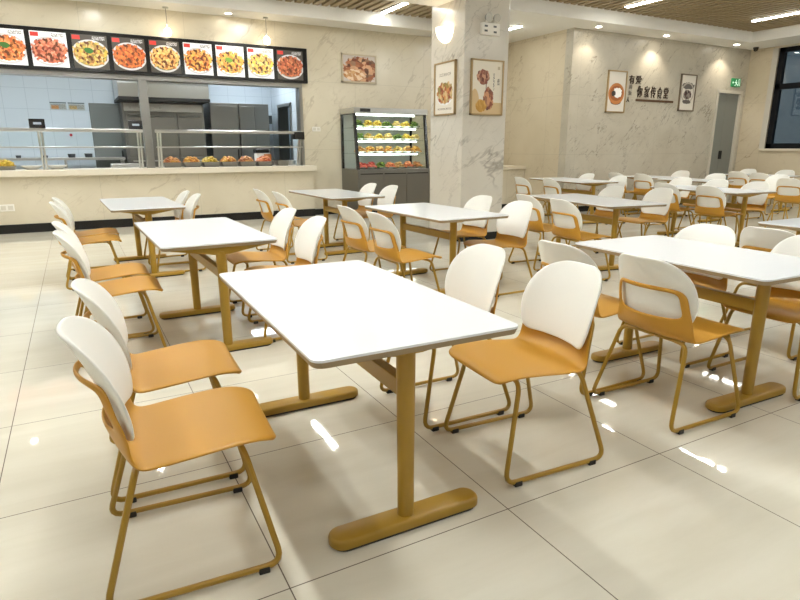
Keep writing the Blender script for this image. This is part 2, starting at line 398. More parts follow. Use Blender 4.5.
for xx, ys in ((-2.2, (-2.9, -.6, 1.7, 4.0, 6.2)), (.7, (-2.9, -.6, 1.7, 3.6, 5.2)), (3.55, (-2.9, -.6, 1.7, 3.4)), (6.3, (-2.9, -.6, 1.5)), (9.0, (-2.9, -.6, 1.5)), (12.4, (-2.9, -.6, 1.7, 4.2)), (11.0, (2.9, 4.3))):  # last pair and the second column's farthest lamp are added for brightness
    for yy in ys: linear_light(xx, yy - .6, yy + .6, HC, OUT, em=EMN if yy < 3.0 else None)
def downlight(xx, yy, label, power=SPOT, spot=True, tilt=.0):
    t = thing('downlight', label, 'downlight', (xx, yy, HS), 0, 'round soffit downlights')
    bm = new(); lathe(bm, [(.055, -.001), (.055, -.012), (.075, -.010), (.08, 0), (.08, .0)][1:4] + [(.08, .004)], seg=20); link('trim_ring', bm, WHITE, t, True)
    bm = new(); lathe(bm, [(.05, -.0145), (.05, -.012)], seg=20); link('lens', bm, mat('downlight_lens', (1, 1, 1), emit=(1, .93, .8), es=60), t)
    if spot:
        L = bpy.data.lights.new('downlight_lamp', 'SPOT'); L.energy = power; L.spot_size = math.radians(104); L.spot_blend = .6; L.color = (1, .90, .74); L.shadow_soft_size = .05
        lo = bpy.data.objects.new('downlight_lamp', L); COL.objects.link(lo); lo.parent = t; lo.location = (0, 0, -.03); lo.rotation_euler = (tilt, 0, 0)
downlight(9.28, 8.93, 'round downlight in the soffit by the outer wall corner', power=22, tilt=.15)
downlight(11.25, 8.93, 'round downlight in the soffit above the brown wall lettering', tilt=.15)
downlight(13.63, 8.90, 'round downlight in the soffit above the grey door', tilt=.15)
downlight(2.68, 11.15, 'round downlight in the soffit above the menu panels', power=18)
downlight(-1.2, 11.15, 'round downlight in the soffit above the left end of the menu panels', power=18)

def pendant(xx, label):
    t = thing('pendant_lamp', label, 'pendant lamp', (xx, 11.22, HS), 0, 'pendant bulbs over the menu panels')
    bm = new(); lathe(bm, [(.045, -.02), (.05, 0)], seg=16); link('ceiling_rose', bm, STEEL, t)
    bm = new(); sweep(bm, [(0, 0, -.02), (0, 0, -.26)], .004, 6); link('cord', bm, mat('grey_cord', (.10, .09, .08), .5), t)
    bm = new(); lathe(bm, [(.012, -.26), (.022, -.27), (.022, -.31), (.016, -.315)], seg=12); link('socket', bm, STEEL, t, True)
    bm = new(); lathe(bm, [(.016, -.315), (.04, -.335), (.058, -.365), (.062, -.39), (.052, -.425), (.028, -.447), (.004, -.453)], seg=18)
    link('bulb', bm, mat('pendant_bulb', (1, 1, 1), emit=(1, .85, .60), es=16), t, True)
pendant(1.66, 'glowing pendant bulb hanging in front of the wall over the middle menu panels')
pendant(3.36, 'glowing pendant bulb hanging over the right hand menu panels')

t = thing('wall_sconce', 'glowing half bowl wall lamp on the left face of the pillar', 'wall lamp', (PX0, 7.50, 2.775))
bm = new(); prof = [(.015, 0), (.075, .012), (.13, .06), (.165, .13), (.175, .20), (.168, .20), (.155, .13), (.12, .07), (.06, .03), (.004, .025)]
seg = 16; rings = []
for r, z in prof: rings.append([bm.verts.new((-r * math.sin(PI * k / seg) * .9, r * math.cos(PI * k / seg), z)) for k in range(seg + 1)])
for A, B in zip(rings, rings[1:]):
    for k in range(seg): bm.faces.new((A[k], A[k + 1], B[k + 1], B[k]))
link('glass_bowl', bm, mat('sconce_glass', (1, 1, 1), emit=(1, .87, .64), es=1.7), t, True)
bm = new(); box(bm, -.012, -.06, .02, -.0005, .06, .19, .003); link('back_plate', bm, WHITE, t)
L = bpy.data.lights.new('sconce_lamp', 'POINT'); L.energy = .7; L.color = (1, .78, .5); L.shadow_soft_size = .04
lo = bpy.data.objects.new('sconce_lamp', L); COL.objects.link(lo); lo.parent = t; lo.location = (-.1, 0, .24)

# ================================================================== TABLES
def make_table(name, label, x, y, rot, L=1.40, W=.76, dn=None, da=None, lx=0.):
    """long axis along local y; dn / da: distance of the near and far legs from the centre"""
    dn = dn or L / 2 - .16; da = da or L / 2 - .16
    t = thing('dining_table', label, 'table', (x, y, 0), rot, 'white topped dining tables')
    bm = new(); prism(bm, rrect(W, L, .035), .742, .75); link('tabletop', bm, LAM, t)
    bm = new(); prism(bm, rrect(W, L, .035), .722, .742, .006); link('edge_band', bm, PLY, t)
    bm = new(); zb = .505
    box(bm, lx - .022, -dn, zb, lx + .022, da, zb + .065, .004); link('stretcher', bm, MUST, t)
    for yy in (-dn, da):
        bm = new(); sweep(bm, [(lx, yy, .03), (lx, yy, .20), (lx, yy, .69)], [.031, .031, .035], 20, ell=(1., .92)); bm.verts.ensure_lookup_table()
        lg = link('leg', bm, MUST, t, True)
        bm = new()   # tapered arm under the top
        w2 = W / 2 - .06
        pts = [(-w2, .716), (-.05, .672), (.05, .672), (w2, .716), (w2, .722), (-w2, .722)]
        A = [bm.verts.new((a, yy - .028, z)) for a, z in pts]; B = [bm.verts.new((a, yy + .028, z)) for a, z in pts]
        bm.faces.new(A); bm.faces.new(B[::-1])
        for k in range(6): bm.faces.new((A[k], A[(k + 1) % 6], B[(k + 1) % 6], B[k]))
        link('bracket_arm', bm, MUST, t)
        bm = new(); o2 = rrect(.61, .105, .05, 6)
        R = [[bm.verts.new((a, b + yy, z)) for a, b in rrect(.61 - 2 * i, .105 - 2 * i, .05 - i, 6, lx + .005)] for z, i in ((.012, 0), (.030, 0), (.039, .003), (.044, .009), (.0455, .016))]
        for P_, Q_ in zip(R, R[1:]):
            for k in range(len(P_)): bm.faces.new((P_[k], P_[(k + 1) % len(P_)], Q_[(k + 1) % len(P_)], Q_[k]))
        bm.faces.new(R[0][::-1]); bm.faces.new(R[-1]); ft = link('foot', bm, MUST, t, True)
        bm = new(); prism(bm, [(a * .96 + lx + .005, b * .9 + yy) for a, b in o2], 0, .012); link('rubber_base', bm, BLACK, ft)
    return t
make_table('T1', 'nearest white table in the middle foreground with mustard legs', .925, 2.19, -.015, 1.39, .76, .55, .60)
make_table('T2', 'second white table of the left row, right behind the nearest one', .765, 4.57, .02, 1.48, .75, .68, .36)
make_table('T3', 'white table at the far end of the left row, in front of the serving counter', .60, 7.25, .03, 1.52, .72)
make_table('T4', 'white table directly in front of the marble pillar', 3.04, 4.92, .03, 1.45, .77, .40, .52, -.02)
make_table('T5', 'white table standing before the glass food case', 3.06, 7.48, .03, 1.55, .76, .50, .12, -.08)
make_table('T6', 'white table on the right side of the foreground, cut by the picture edge', 3.14, 2.11, -.03, 1.26, .76, .43, .40, -.05)
make_table('T7', 'white table behind the right foreground table, in line right of the pillar table', 5.36, 5.07, -.14, 1.60, .80, .52, .5, -.06)
make_table('T8', 'white table standing nearest the outer wall corner', 8.28, 8.36, -.17, 1.70, .84)
make_table('T9', 'long white table in the right half, in line with the grey door', 8.24, 5.50, -.10, 1.50, .84)
make_table('T10', 'small looking far white table under the brown wall lettering', 10.62, 8.40, 0, 1.12, .78)
make_table('T11', 'far white table whose end points at the grey door', 10.30, 7.20, 0, 1.10, .74)
make_table('T12', 'farthest white table in front of the door and window corner', 13.33, 7.75, 0, 1.4, .76)
make_table('T13', 'white table at the right picture edge behind the right foreground table', 5.25, 2.13, 0, 1.35, .76)

# ================================================================== CHAIRS
def chair_meshes():
    # seat shell that turns up into a loop behind the back rest
    P = [(.250, .428, .176), (.253, .438, .204), (.232, .452, .228), (.17, .457, .240), (.07, .450, .244), (-.04, .439, .243), (-.130, .430, .240), (-.184, .441, .238), (-.217, .474, .234),
         (-.236, .515, .227), (-.250, .548, .220), (-.272, .60, .214), (-.290, .650, .208), (-.302, .686, .198), (-.308, .711, .170)]
    WR = [0, 0, 0, 0, 0, 0, .016, .031, .048, .066, .072, .080, .088, .092, .084]
    U = [-1, -.84, -.5, 0, .5, .84, 1]
    bm = new(); G = []
    for i, (x, z, w) in enumerate(P):
        k = max(0., min(1., (i - 5) / 4.)); row = []
        for u in U:
            fx = WR[i] * u * u; fz = 0
            if i < 7: fz = .010 * u * u * (1 if 2 < i else .2) 
            if i >= 13: fz = -.010 * abs(u) ** 3 * (1 if i == 13 else 1.6)
            if i in (10,): fz = .012 * u * u
            row.append(bm.verts.new((x + fx, u * w, z + fz)))
        G.append(row)
    for i in range(len(P) - 1):
        for j in range(len(U) - 1):
            if 10 <= i <= 12 and 1 <= j <= 4: continue
            bm.faces.new((G[i][j], G[i][j + 1], G[i + 1][j + 1], G[i + 1][j]))
    seat = link('seat', bm, SEAT)
    s = seat.modifiers.new('s', 'SOLIDIFY'); s.thickness = .013; s.offset = 0; s.use_even_offset = True
    s = seat.modifiers.new('u', 'SUBSURF'); s.levels = 2; s.render_levels = 2
    apply_mods(seat)
    for p in seat.data.polygons: p.use_smooth = True
    # white back rest
    Wd = [(.512, .168), (.516, .188), (.530, .204), (.556, .217), (.595, .229), (.635, .234), (.675, .234), (.714, .229), (.748, .220), (.778, .205), (.804, .184), (.823, .156), (.836, .120), (.842, .078)]
    bm = new(); G = []; U = [-1, -.8, -.5, 0, .5, .8, 1]
    for z, w in Wd:
        t = (z - .512) / .330; x = -.204 - .080 * t - .044 * t * t; row = []
        for u in U:
            row.append(bm.verts.new((x + (.070 + .022 * t) * (u * w / .235) ** 2, u * w, z)))
        G.append(row)
    for i in range(len(Wd) - 1):
        for j in range(len(U) - 1): bm.faces.new((G[i][j], G[i][j + 1], G[i + 1][j + 1], G[i + 1][j]))
    back = link('backrest', bm, BACK)
    s = back.modifiers.new('s', 'SOLIDIFY'); s.thickness = .013; s.offset = 0
    s = back.modifiers.new('u', 'SUBSURF'); s.levels = 1; s.render_levels = 1
    apply_mods(back)
    for p in back.data.polygons: p.use_smooth = True
    legs = []
    for sgn in (-1, 1):
        pts = [(.135, sgn * .10, .424), (.150, sgn * .198, .424), (.240, sgn * .255, .019), (-.287, sgn * .255, .019), (-.165, sgn * .198, .424), (-.15, sgn * .10, .424)]
        bm = new(); sweep(bm, fillet(pts, .055, 5), .0105, 8); legs.append((sgn, bm))
    return seat, back, legs
def make_chair(label):
    t = thing('dining_chair', label, 'chair', (0, 0, 0), 0, 'mustard and white dining chairs')
    seat, back, legs = chair_meshes(); seat.parent = t; back.parent = t
    for sgn, bm in legs:
        lg = link('sled_leg', bm, MUST, t, True)
        for gx in (.178, -.215):
            b2 = new(); box(b2, gx - .018, sgn * .255 - .0125, 0, gx + .018, sgn * .255 + .0125, .022, .003); link('glide', b2, BLACK, lg)
    bm = new(); sweep(bm, [(.135, -.12, .424), (.135, .12, .424)], .0105, 8); sweep(bm, [(-.15, -.12, .424), (-.15, .12, .424)], .0105, 8)
    box(bm, -.16, -.10, .424, .145, -.08, .433); box(bm, -.16, .08, .424, .145, .10, .433)
    link('seat_frame', bm, MUST, t, True)
    return t
A = 'mustard chair '
CH = [  # x, y, rotation, label
    (.225, 1.905, -.07, A + 'nearest the camera, at bottom left on the left side of the nearest table'),
    (.262, 2.52, -.04, A + 'second on the left side of the nearest table, farther from the camera'),
    (1.635, 1.88, PI - .06, A + 'with its seat front showing, on the right side of the nearest table'),
    (1.585, 2.46, PI - .03, A + 'farther one right of the nearest table, seat hidden by the tabletop'),
    (.14, 4.21, -.02, A + 'near one on the left side of the second left row table'),
    (.12, 4.77, 0, A + 'farther one on the left side of the second left row table'),
    (1.30, 4.16, PI - .03, A + 'near one on the right side of the second left row table'),
    (1.31, 4.87, PI, A + 'farther one on the right side of the second left row table'),
    (.05, 6.62, 0, A + 'near one on the left of the table by the serving counter'),
    (.06, 7.18, 0, A + 'farther one on the left of the table by the serving counter'),
    (.91, 6.98, PI, A + 'near one on the right of the table by the serving counter'),
    (.88, 7.53, PI, A + 'farther one on the right of the table by the serving counter'),
    (2.65, 1.86, -.03, A + 'seen from behind, near one left of the right foreground table'),
    (2.57, 2.40, 0, A + 'seen from behind, farther one left of the right foreground table'),
    (3.42, 2.42, PI, A + 'farther one on the right of the right foreground table'),
    (3.52, 1.80, PI, A + 'cut by the picture edge, right of the right foreground table'),
    (4.17, 2.17, 0, A + 'seen from behind at the table on the right picture edge'),
    (2.37, 4.30, .0, A + 'seen from behind, near one left of the pillar table'),
    (2.36, 4.90, .03, A + 'seen from behind, farther one left of the pillar table'),
    (3.50, 4.43, PI, A + 'near one on the right of the pillar table'),
    (3.59, 5.17, PI, A + 'farther one on the right of the pillar table, against the pillar'),
    (2.35, 6.90, 0, A + 'near one left of the table before the food case'),
    (2.27, 7.46, 0, A + 'farther one left of the table before the food case'),
    (3.57, 7.24, PI, A + 'near one right of the table before the food case'),
    (3.52, 7.80, PI, A + 'farther one right of the table before the food case'),
    (4.54, 4.44, -.10, A + 'seen from behind, near one left of the table right of the pillar'),
    (4.64, 5.10, -.10, A + 'seen from behind, farther one left of the table right of the pillar'),
    (6.32, 5.05, PI - .10, A + 'near one on the right of the table behind the right foreground table'),
    (6.10, 5.62, PI - .10, A + 'farther one on the right of the table behind the right foreground table'),
    (7.30, 7.62, -.12, A + 'seen from behind, near one left of the table by the wall corner'),
    (7.16, 8.20, -.12, A + 'seen from behind, farther one left of the table by the wall corner'),
    (8.52, 7.66, PI - .12, A + 'near one right of the table by the wall corner'),
    (8.76, 8.66, PI - .12, A + 'farther one right of the table by the wall corner, against the wall'),
    (7.78, 5.05, -.06, A + 'seen from behind, near one left of the long table facing the door'),
    (7.84, 5.78, -.06, A + 'seen from behind, farther one left of the long table facing the door'),
    (8.72, 5.24, PI - .06, A + 'near one right of the long table in line with the door'),
    (8.85, 5.95, PI - .06, A + 'farther one right of the long table in line with the door'),
    (10.05, 8.02, 0, A + 'seen from behind, near one left of the far table under the lettering'),
    (10.00, 8.62, 0, A + 'seen from behind, farther one left of the far table under the lettering'),
    (11.62, 8.62, PI, A + 'right of the far table under the lettering, against the wall'),
    (8.96, 6.66, PI, A + 'standing alone between the long table and the far tables'),
    (10.80, 5.65, 0, A + 'seen from behind at the right picture edge, close to the long table'),
    (10.90, 7.32, PI, A + 'farther one right of the far table pointing at the door'),
    (11.40, 6.40, PI, A + 'near one right of the far table pointing at the door'),
    (12.72, 7.76, 0, A + 'seen from behind, farther one left of the farthest table by the window'),
    (12.50, 7.16, 0, A + 'seen from behind, near one left of the farthest table by the window'),
    (13.93, 8.52, PI, A + 'farther one right of the farthest table, below the grey door'),
    (14.00, 7.70, PI, A + 'near one right of the farthest table, below the window'),
]
chair0 = None
for i, c in enumerate(CH):
    if i >= 4 and i not in (12, 14, 15):
        k = .02; CH[i] = (c[0] + k * math.cos(c[2]), c[1] + k * math.sin(c[2]), c[2], c[3])
for i, (x, y, a, lab) in enumerate(CH):
    if chair0 is None:
        chair0 = make_chair(lab); chair0.location = (x, y, 0); chair0.rotation_euler = (0, 0, a)
    else: dup(chair0, lab, (x, y, 0), a)

# ================================================================== SERVING COUNTER FITTINGS
YG = 11.42
def guard(x0, x1, posts, label):
    t = thing('sneeze_guard', label, 'sneeze guard', (0, 0, 1.0), 0, 'steel sneeze guards on the serving counter')
    bm = new(); box(bm, x0, YG - .20, .60, x1, YG - .12, .655, .012); link('top_rail', bm, STEEL, t)
    bm = new(); box(bm, x0, YG - .16, .345, x1, YG - .135, .37, .006); link('lower_rail', bm, STEEL, t)
    for p in posts:
        bm = new()
        for dx in (-.022, .022): sweep(bm, [(p + dx, YG + .02, 0), (p + dx, YG - .05, .25), (p + dx, YG - .16, .61)], .017, 8)
        link('post', bm, STEEL, t, True)
    bm = new(); box(bm, x0, YG - .15, .37, x1, YG - .144, .60); link('glass_panel', bm, GLASS, t)
guard(-2.5, 1.10, (-1.9, -.42, 1.04), 'steel railed sneeze guard on the left half of the serving counter')
guard(1.30, 3.98, (1.36, 3.93), 'steel railed sneeze guard over the food pans on the right half of the counter')
bm = new(); box(bm, 3.80, YG - .22, 1.50, 4.0, YG - .06, 1.64, .01); tag(link('card_reader', bm, BLACKP), 'small black card reader box at the right end of the sneeze guard', 'card reader')
def reader(px, label):
    t = thing('card_reader', label, 'card reader', (px, YG - .16, 1.655))
    bm = new(); box(bm, -.11, -.03, 0, .11, .03, .14, .008, M=Matrix.Rotation(-.15, 4, 'X')); link('body', bm, BLACKP, t)
    bm = new(); box(bm, -.05, -.034, .05, .06, -.030, .085, M=Matrix.Rotation(-.15, 4, 'X')); link('display', bm, mat('reader_display', (.05, .05, .055), emit=(.6, .7, .75), es=.5), t)
reader(-.44, 'black card reader standing on the guard rail at the left')
reader(1.0, 'black card reader on the guard rail just left of the steel mullion')

STACK = [lin((226, 178, 84)), lin((214, 150, 70)), lin((240, 208, 120)), lin((190, 110, 50))]
MIX1 = food_mat('fried_food', STACK, 22)
MIX2 = food_mat('braised_food', [lin((190, 110, 60)), lin((224, 176, 120)), lin((150, 70, 40)), lin((214, 160, 84))], 22)
MIX3 = food_mat('mixed_food', [lin((236, 216, 150)), lin((220, 180, 90)), lin((170, 160, 80)), lin((230, 200, 140))], 22)
RED = food_mat('red_meat', [lin((196, 70, 60)), lin((150, 40, 40)), lin((222, 120, 100))], 20)
GREEN = food_mat('leafy_greens', [lin((96, 130, 46)), lin((140, 160, 60)), lin((60, 92, 36))], 20)
YEL = food_mat('yellow_food', [lin((226, 196, 70)), lin((238, 216, 120)), lin((196, 160, 50))], 20)
ORG = food_mat('orange_food', [lin((220, 130, 84)), lin((236, 170, 120)), lin((200, 96, 60))], 20)
TAN = food_mat('tan_food', [lin((214, 170, 100)), lin((232, 200, 140)), lin((180, 126, 66))], 20)
def heap(bm, lx, ly, z, n, r, hump=.05):
    for _ in range(n):
        a, b = random.uniform(-1, 1), random.uniform(-1, 1)
        s = r * random.uniform(.7, 1.25); zz = z + hump * (1 - a ** 4) * (1 - b ** 4) * random.uniform(.2, 1)
        M = Matrix.Translation((a * (lx / 2 - s), b * (ly / 2 - s), zz)) @ Matrix.Rotation(random.uniform(0, 6.28), 4, 'Z') @ Matrix.Diagonal((s * 1.25, s, s * .7, 1))
        bmesh.ops.create_icosphere(bm, subdivisions=1, radius=1, matrix=M)
def pan(x, y, lx, ly, m, label, h=.085, z=1.0, n=110):
    t = thing('food_pan', label, 'food pan', (x, y, z), 0, 'steel food pans on the serving counter')
    bm = new(); o2 = rrect(lx, ly, .03, 4); o1 = rrect(lx - .05, ly - .05, .03, 4); o3 = rrect(lx - .012, ly - .012, .03, 4)
    def ring(o, zz): return [bm.verts.new((a, b, zz)) for a, b in o]
    R = [ring(o1, 0), ring(o2, h), ring([(a * 1.04, b * 1.04) for a, b in o2], h), ring([(a * 1.04, b * 1.04) for a, b in o2], h + .006), ring(o3, h + .006), ring([(a * .98, b * .98) for a, b in o1], .008)]
    k = len(o1)
    for P_, Q_ in zip(R, R[1:]):
        for i in range(k): bm.faces.new((P_[i], P_[(i + 1) % k], Q_[(i + 1) % k], Q_[i]))
    bm.faces.new(R[0][::-1]); bm.faces.new(R[-1])
    link('pan', bm, STEELD, t, True)
    if m:
        bm = new(); box(bm, -lx / 2 + .03, -ly / 2 + .03, .01, lx / 2 - .03, ly / 2 - .03, h - .005); heap(bm, lx - .02, ly - .02, h - .005, n, .032, .10)
        f = link('food', bm, m, t, True); f['kind'] = 'stuff'
for x, m, lab in ((1.58, MIX2, 'leftmost pan on the counter, heaped with browned food'), (1.92, MIX1, 'second pan from the mullion, heaped with golden food'), (2.26, YEL, 'third pan from the mullion, the fullest, of yellow food'),
                  (2.60, MIX1, 'fourth pan from the mullion, with golden fried food'), (2.94, MIX2, 'fifth pan from the mullion, with reddish brown food'), (3.28, ORG, 'last filled pan before the empty steel pots, with orange food')):
    pan(x, 11.62, .325, .30, m, 'steel ' + lab)
pan(3.66, 11.66, .26, .26, None, 'empty steel pan by the right end of the counter', h=.10)
pan(-.98, 11.55, .30, .28, YEL, 'steel pan of yellow food at the left picture edge', h=.06)
def plate(x, y, label):
    t = bm = new(); lathe(bm, [(.07, 0), (.12, .03), (.165, .06), (.17, .066), (.12, .045), (.06, .02)], seg=24)
    tag(link('plate', bm, mat('white_china', lin((240, 240, 238)), .2), None, True, (x, y, 1.0)), label, 'plate', 'white plates on the counter')
plate(-.62, 11.60, 'white plate on the counter just right of the yellow food pan'); plate(-.26, 11.66, 'white plate on the counter close to the steel guard post')
bm = new(); box(bm, .60, 12.2, .93, 1.16, 12.55, 1.06, .01); tag(link('steel_tray', bm, STEEL), 'shallow steel box left of the mullion behind the counter', 'steel box')

# ================================================================== KITCHEN
def worktable(x0, x1, y, d, h, label, shelf=True):
    t = thing('steel_worktable', label, 'worktable', (0, y, 0))
    bm = new(); box(bm, x0, 0, h - .05, x1, d, h, .005); link('worktop', bm, STEEL, t)
    bm = new(); box(bm, x0 + .02, .03, .25, x1 - .02, d - .02, .29); link('shelf', bm, STEEL, t)
    for lx in (x0 + .05, (x0 + x1) / 2, x1 - .05):
        for ly in (.04, d - .05):
            bm = new(); sweep(bm, [(lx, ly, 0), (lx, ly, h - .05)], .022, 8); link('leg', bm, STEEL, t, True)
worktable(-1.3, 1.0, 14.25, .7, 1.15, 'long steel worktable against the blue kitchen tiles')
worktable(-2.6, 4.2, 12.0, .55, .92, 'steel preparation bench directly behind the serving counter')
def boxthing(name, label, cat, x0, y0, z0, x1, y1, z1, m, group=None, bev=.008):
    bm = new(); box(bm, x0, y0, z0, x1, y1, z1, bev); return tag(link(name, bm, m), label, cat, group)
for i, (x, s, lab) in enumerate(((-.98, .10, 'small dark container on the worktable, leftmost'), (-.50, .09, 'small dark container on the worktable behind the guard post'), (-.02, .15, 'dark utensil box in the middle of the kitchen worktable'), (.30, .16, 'dark utensil box at the right of the kitchen worktable'))):
    bm = new(); lathe(bm, [(s * .42, 0), (s * .5, s * .5), (s * .44, s * .5), (s * .38, .01)], seg=14); tag(link('kitchen_container', bm, mat('dark_plastic', (.05, .055, .06), .4), None, True, (x, 14.5, 1.15)), lab, 'container')
# tall steel panel door cabinet
def cabinet(x0, x1, y0, y1, z1, doors, label, m=STEELD, cat='steel cabinet', name='steel_cabinet', mid=None):
    t = thing(name, label, cat, ((x0 + x1) / 2, y0, 0)); w = (x1 - x0) / 2
    bm = new(); box(bm, -w, .02, .0, w, y1 - y0, z1, .006); link('body', bm, m, t)
    dw = 2 * w / doors
    for k in range(doors):
        for z0, z2 in (((.10, mid), (mid + .02, z1 - .06)) if mid else ((.10, z1 - .06),)):
            bm = new(); box(bm, -w + k * dw + .008, 0, z0, -w + (k + 1) * dw - .008, .02, z2, .004); d = link('door', bm, m, t)
            hx = -w + (k + 1) * dw - .06 if k % 2 == 0 else -w + k * dw + .06
            zc = (z0 + z2) / 2
            bm = new(); box(bm, hx - .012, -.035, zc - .12, hx + .012, 0, zc + .12, .004); link('handle', bm, BLACK, d)
    return t
cabinet(.44, 1.06, 14.1 + .92, YK - .001, 2.30, 1, 'plain tall grey panel standing against the blue kitchen tiles', mat('grey_enamel', lin((128, 133, 132)), .3, metal=.3))
cabinet(2.86, 3.50, 14.25, YK - .05, 2.34, 1, 'tall steel fridge cabinet right of the ovens, left one of the pair', STEELD)
cabinet(3.52, 4.22, 14.25, YK - .05, 2.34, 2, 'tall steel fridge cabinet in the right kitchen corner', STEELD)
t = thing('steaming_oven', 'wide steel double oven cabinet under the extractor hood', 'oven', (1.87, 14.2, 0))
bm = new(); box(bm, -.84, .03, 0, .84, .80, 2.29, .006); link('body', bm, STEELD, t)
bm = new(); box(bm, -.80, 0, 2.11, .80, .03, 2.27, .004); cp = link('control_panel', bm, STEEL, t)
for kx in (-.66, -.5, -.2, -.06): 
    bm = new(); lathe(bm, [(.03, 0), (.025, .03)], seg=12, M=Matrix.Translation((kx, 0, 2.19)) @ Matrix.Rotation(PI / 2, 4, 'X')); link('knob', bm, STEEL, cp, True)
for x0, x1 in ((-.79, .22), (.26, .79)):
    for z0, z1 in ((.2, 1.14), (1.18, 2.08)):
        bm = new(); box(bm, x0, -.02, z0, x1, .03, z1, .006); d = link('door', bm, STEELD, t)
        bm = new(); sweep(bm, [(x0 + .06, -.05, z1 - .07), (x1 - .06, -.05, z1 - .07)], .012, 8); link('handle', bm, STEEL, d, True)
bm = new()
# extractor hood: sloped front canopy
for pr in [[(13.62, 2.36), (13.62, 2.62), (13.9, 2.84), (14.95, 2.84), (14.95, 2.36)]]:
    A_ = [bm.verts.new((.96, a, b)) for a, b in pr]; B_ = [bm.verts.new((2.74, a, b)) for a, b in pr]
    bm.faces.new(A_); bm.faces.new(B_[::-1])
    for k in range(5): bm.faces.new((A_[k], A_[(k + 1) % 5], B_[(k + 1) % 5], B_[k]))
hood = tag(link('extractor_hood', bm, STEEL), 'wide steel extractor hood over the kitchen ovens', 'extractor hood')
bm = new(); box(bm, .95, 13.61, 2.30, 2.75, 14.95, 2.36); link('filter_band', bm, BLACK, hood)
t = thing('kitchen_sign', 'small orange and grey notice strip on the blue kitchen tiles', 'notice', (0, YK, 2.14))
for i, (a, b, bg, fg) in enumerate(((-.30, .01, lin((180, 190, 192)), lin((226, 150, 70))), (.04, .36, lin((182, 190, 190)), lin((214, 180, 110))))):
    bm = new(); box(bm, a, -.012, 0, b, 0, .16); link('board', bm, art_mat('notice_%d' % i, bg, [('r', .3, .35, .22, .22, fg), ('t', .5, .45, .45, .3, lin((120, 110, 90))), ('r', .5, .93, .5, .07, lin((90, 104, 112)))]), t)
bm = new(); sweep(bm, [(0, 0, 0), (0, -.04, 0)], .03, 10); tag(link('wall_hook', bm, mat('red_plastic', lin((190, 60, 70)), .4), None, True, (.02, YK, 1.62)), 'tiny red hook on the blue kitchen tiles', 'hook')
bm = new(); box(bm, -.16, -.03, 0, .16, 0, .20, .01); o = tag(link('switch_box', bm, mat('dark_grey_plastic', lin((70, 76, 78)), .5), None, False, (4.38, YK, 1.93)), 'dark double switch box beside the right kitchen fridge', 'switch')
# mixing machine: white body, orange front
t = thing('counter_machine', 'small white and orange kitchen machine with a black lid behind the food pans', 'machine', (3.44, 12.25, .92))
bm = new(); box(bm, -.14, -.12, 0, .14, .12, .32, .02); link('body', bm, WHITE, t)
bm = new(); box(bm, .0, -.135, .02, .15, -.12, .30, .004); link('front_panel', bm, mat('orange_panel', lin((196, 120, 62)), .45), t)
bm = new(); box(bm, -.16, -.13, .32, .12, .12, .40, .02); link('lid', bm, BLACKP, t)
for x, lab in ((4.02, 'steel pot on the bench at the right end of the opening'), (3.74, 'shallow steel pot beside the white and orange machine')):
    t = thing('cooking_pot', lab, 'pot', (x, 12.2, .92))
    bm = new(); lathe(bm, [(.11, 0), (.12, .01), (.12, .17), (.128, .175), (.115, .17), (.11, .02)], seg=22); link('pot', bm, STEEL, t, True)
    bm = new(); sweep(bm, [(-.12, 0, .14), (-.16, 0, .15), (-.12, .03, .14)], .008, 6); link('handle', bm, STEEL, t, True)

# ================================================================== MENU PANELS
MB0, MB1, BZ0, BZ1, BY = -2.6, 4.16, 2.545, 3.17, 11.33
t = thing('menu_light_box', 'long black framed light box of food photos over the serving opening', 'menu board', (0, BY, BZ0))
bm = new(); box(bm, MB0, 0, 0, MB1, YC - BY - .001, BZ1 - BZ0, .006); link('case', bm, BLACKP, t)
dark, pale = lin((70, 66, 60)), lin((232, 232, 234))
white, offw = lin((250, 249, 248)), lin((196, 194, 196))
def dish(i, bg, rim, foods, bowl, sc=11, leaf=None, bz=.44, txt=None):
    Ls = [('e', .5, bz, .53, .42, rim), ('e', .5, bz, .47, .36, bowl), ('w', .5, bz + .02, .50, .36, foods, 15)]
    if leaf: Ls.append(('w', .45, bz + .1, .13, .09, leaf))
    Ls += [('r', .13, .91, .11, .06, lin((206, 62, 54))), ('t', .76, .91, .18, .05, txt or offw)]
    return art_mat('menu_photo_%d' % i, bg, Ls, emit=.30)
r1 = [lin((214, 120, 74)), lin((236, 170, 110)), lin((180, 80, 50)), lin((232, 140, 70)), lin((96, 52, 30))]
r2 = [lin((206, 120, 88)), lin((176, 84, 60)), lin((230, 160, 128)), lin((150, 66, 50)), lin((96, 52, 30))]
r3 = [lin((196, 170, 70)), lin((222, 190, 130)), lin((120, 110, 50)), lin((214, 160, 90)), lin((96, 52, 30))]
r4 = [lin((196, 96, 50)), lin((226, 140, 70)), lin((150, 60, 34)), lin((220, 120, 64)), lin((96, 52, 30))]
r5 = [lin((226, 186, 110)), lin((206, 150, 80)), lin((236, 206, 140)), lin((190, 120, 60)), lin((96, 52, 30))]
r6 = [lin((230, 176, 80)), lin((206, 110, 60)), lin((236, 196, 110)), lin((170, 80, 50)), lin((96, 52, 30))]
r7 = [lin((230, 170, 80)), lin((222, 120, 70)), lin((200, 190, 80)), lin((238, 196, 120)), lin((96, 52, 30))]
r8 = [lin((236, 212, 90)), lin((232, 196, 110)), lin((226, 150, 90)), lin((240, 226, 150)), lin((96, 52, 30))]
r9 = [lin((176, 90, 60)), lin((214, 140, 96)), lin((130, 54, 40)), lin((196, 110, 70)), lin((96, 52, 30))]
dgreen = lin((60, 110, 50))
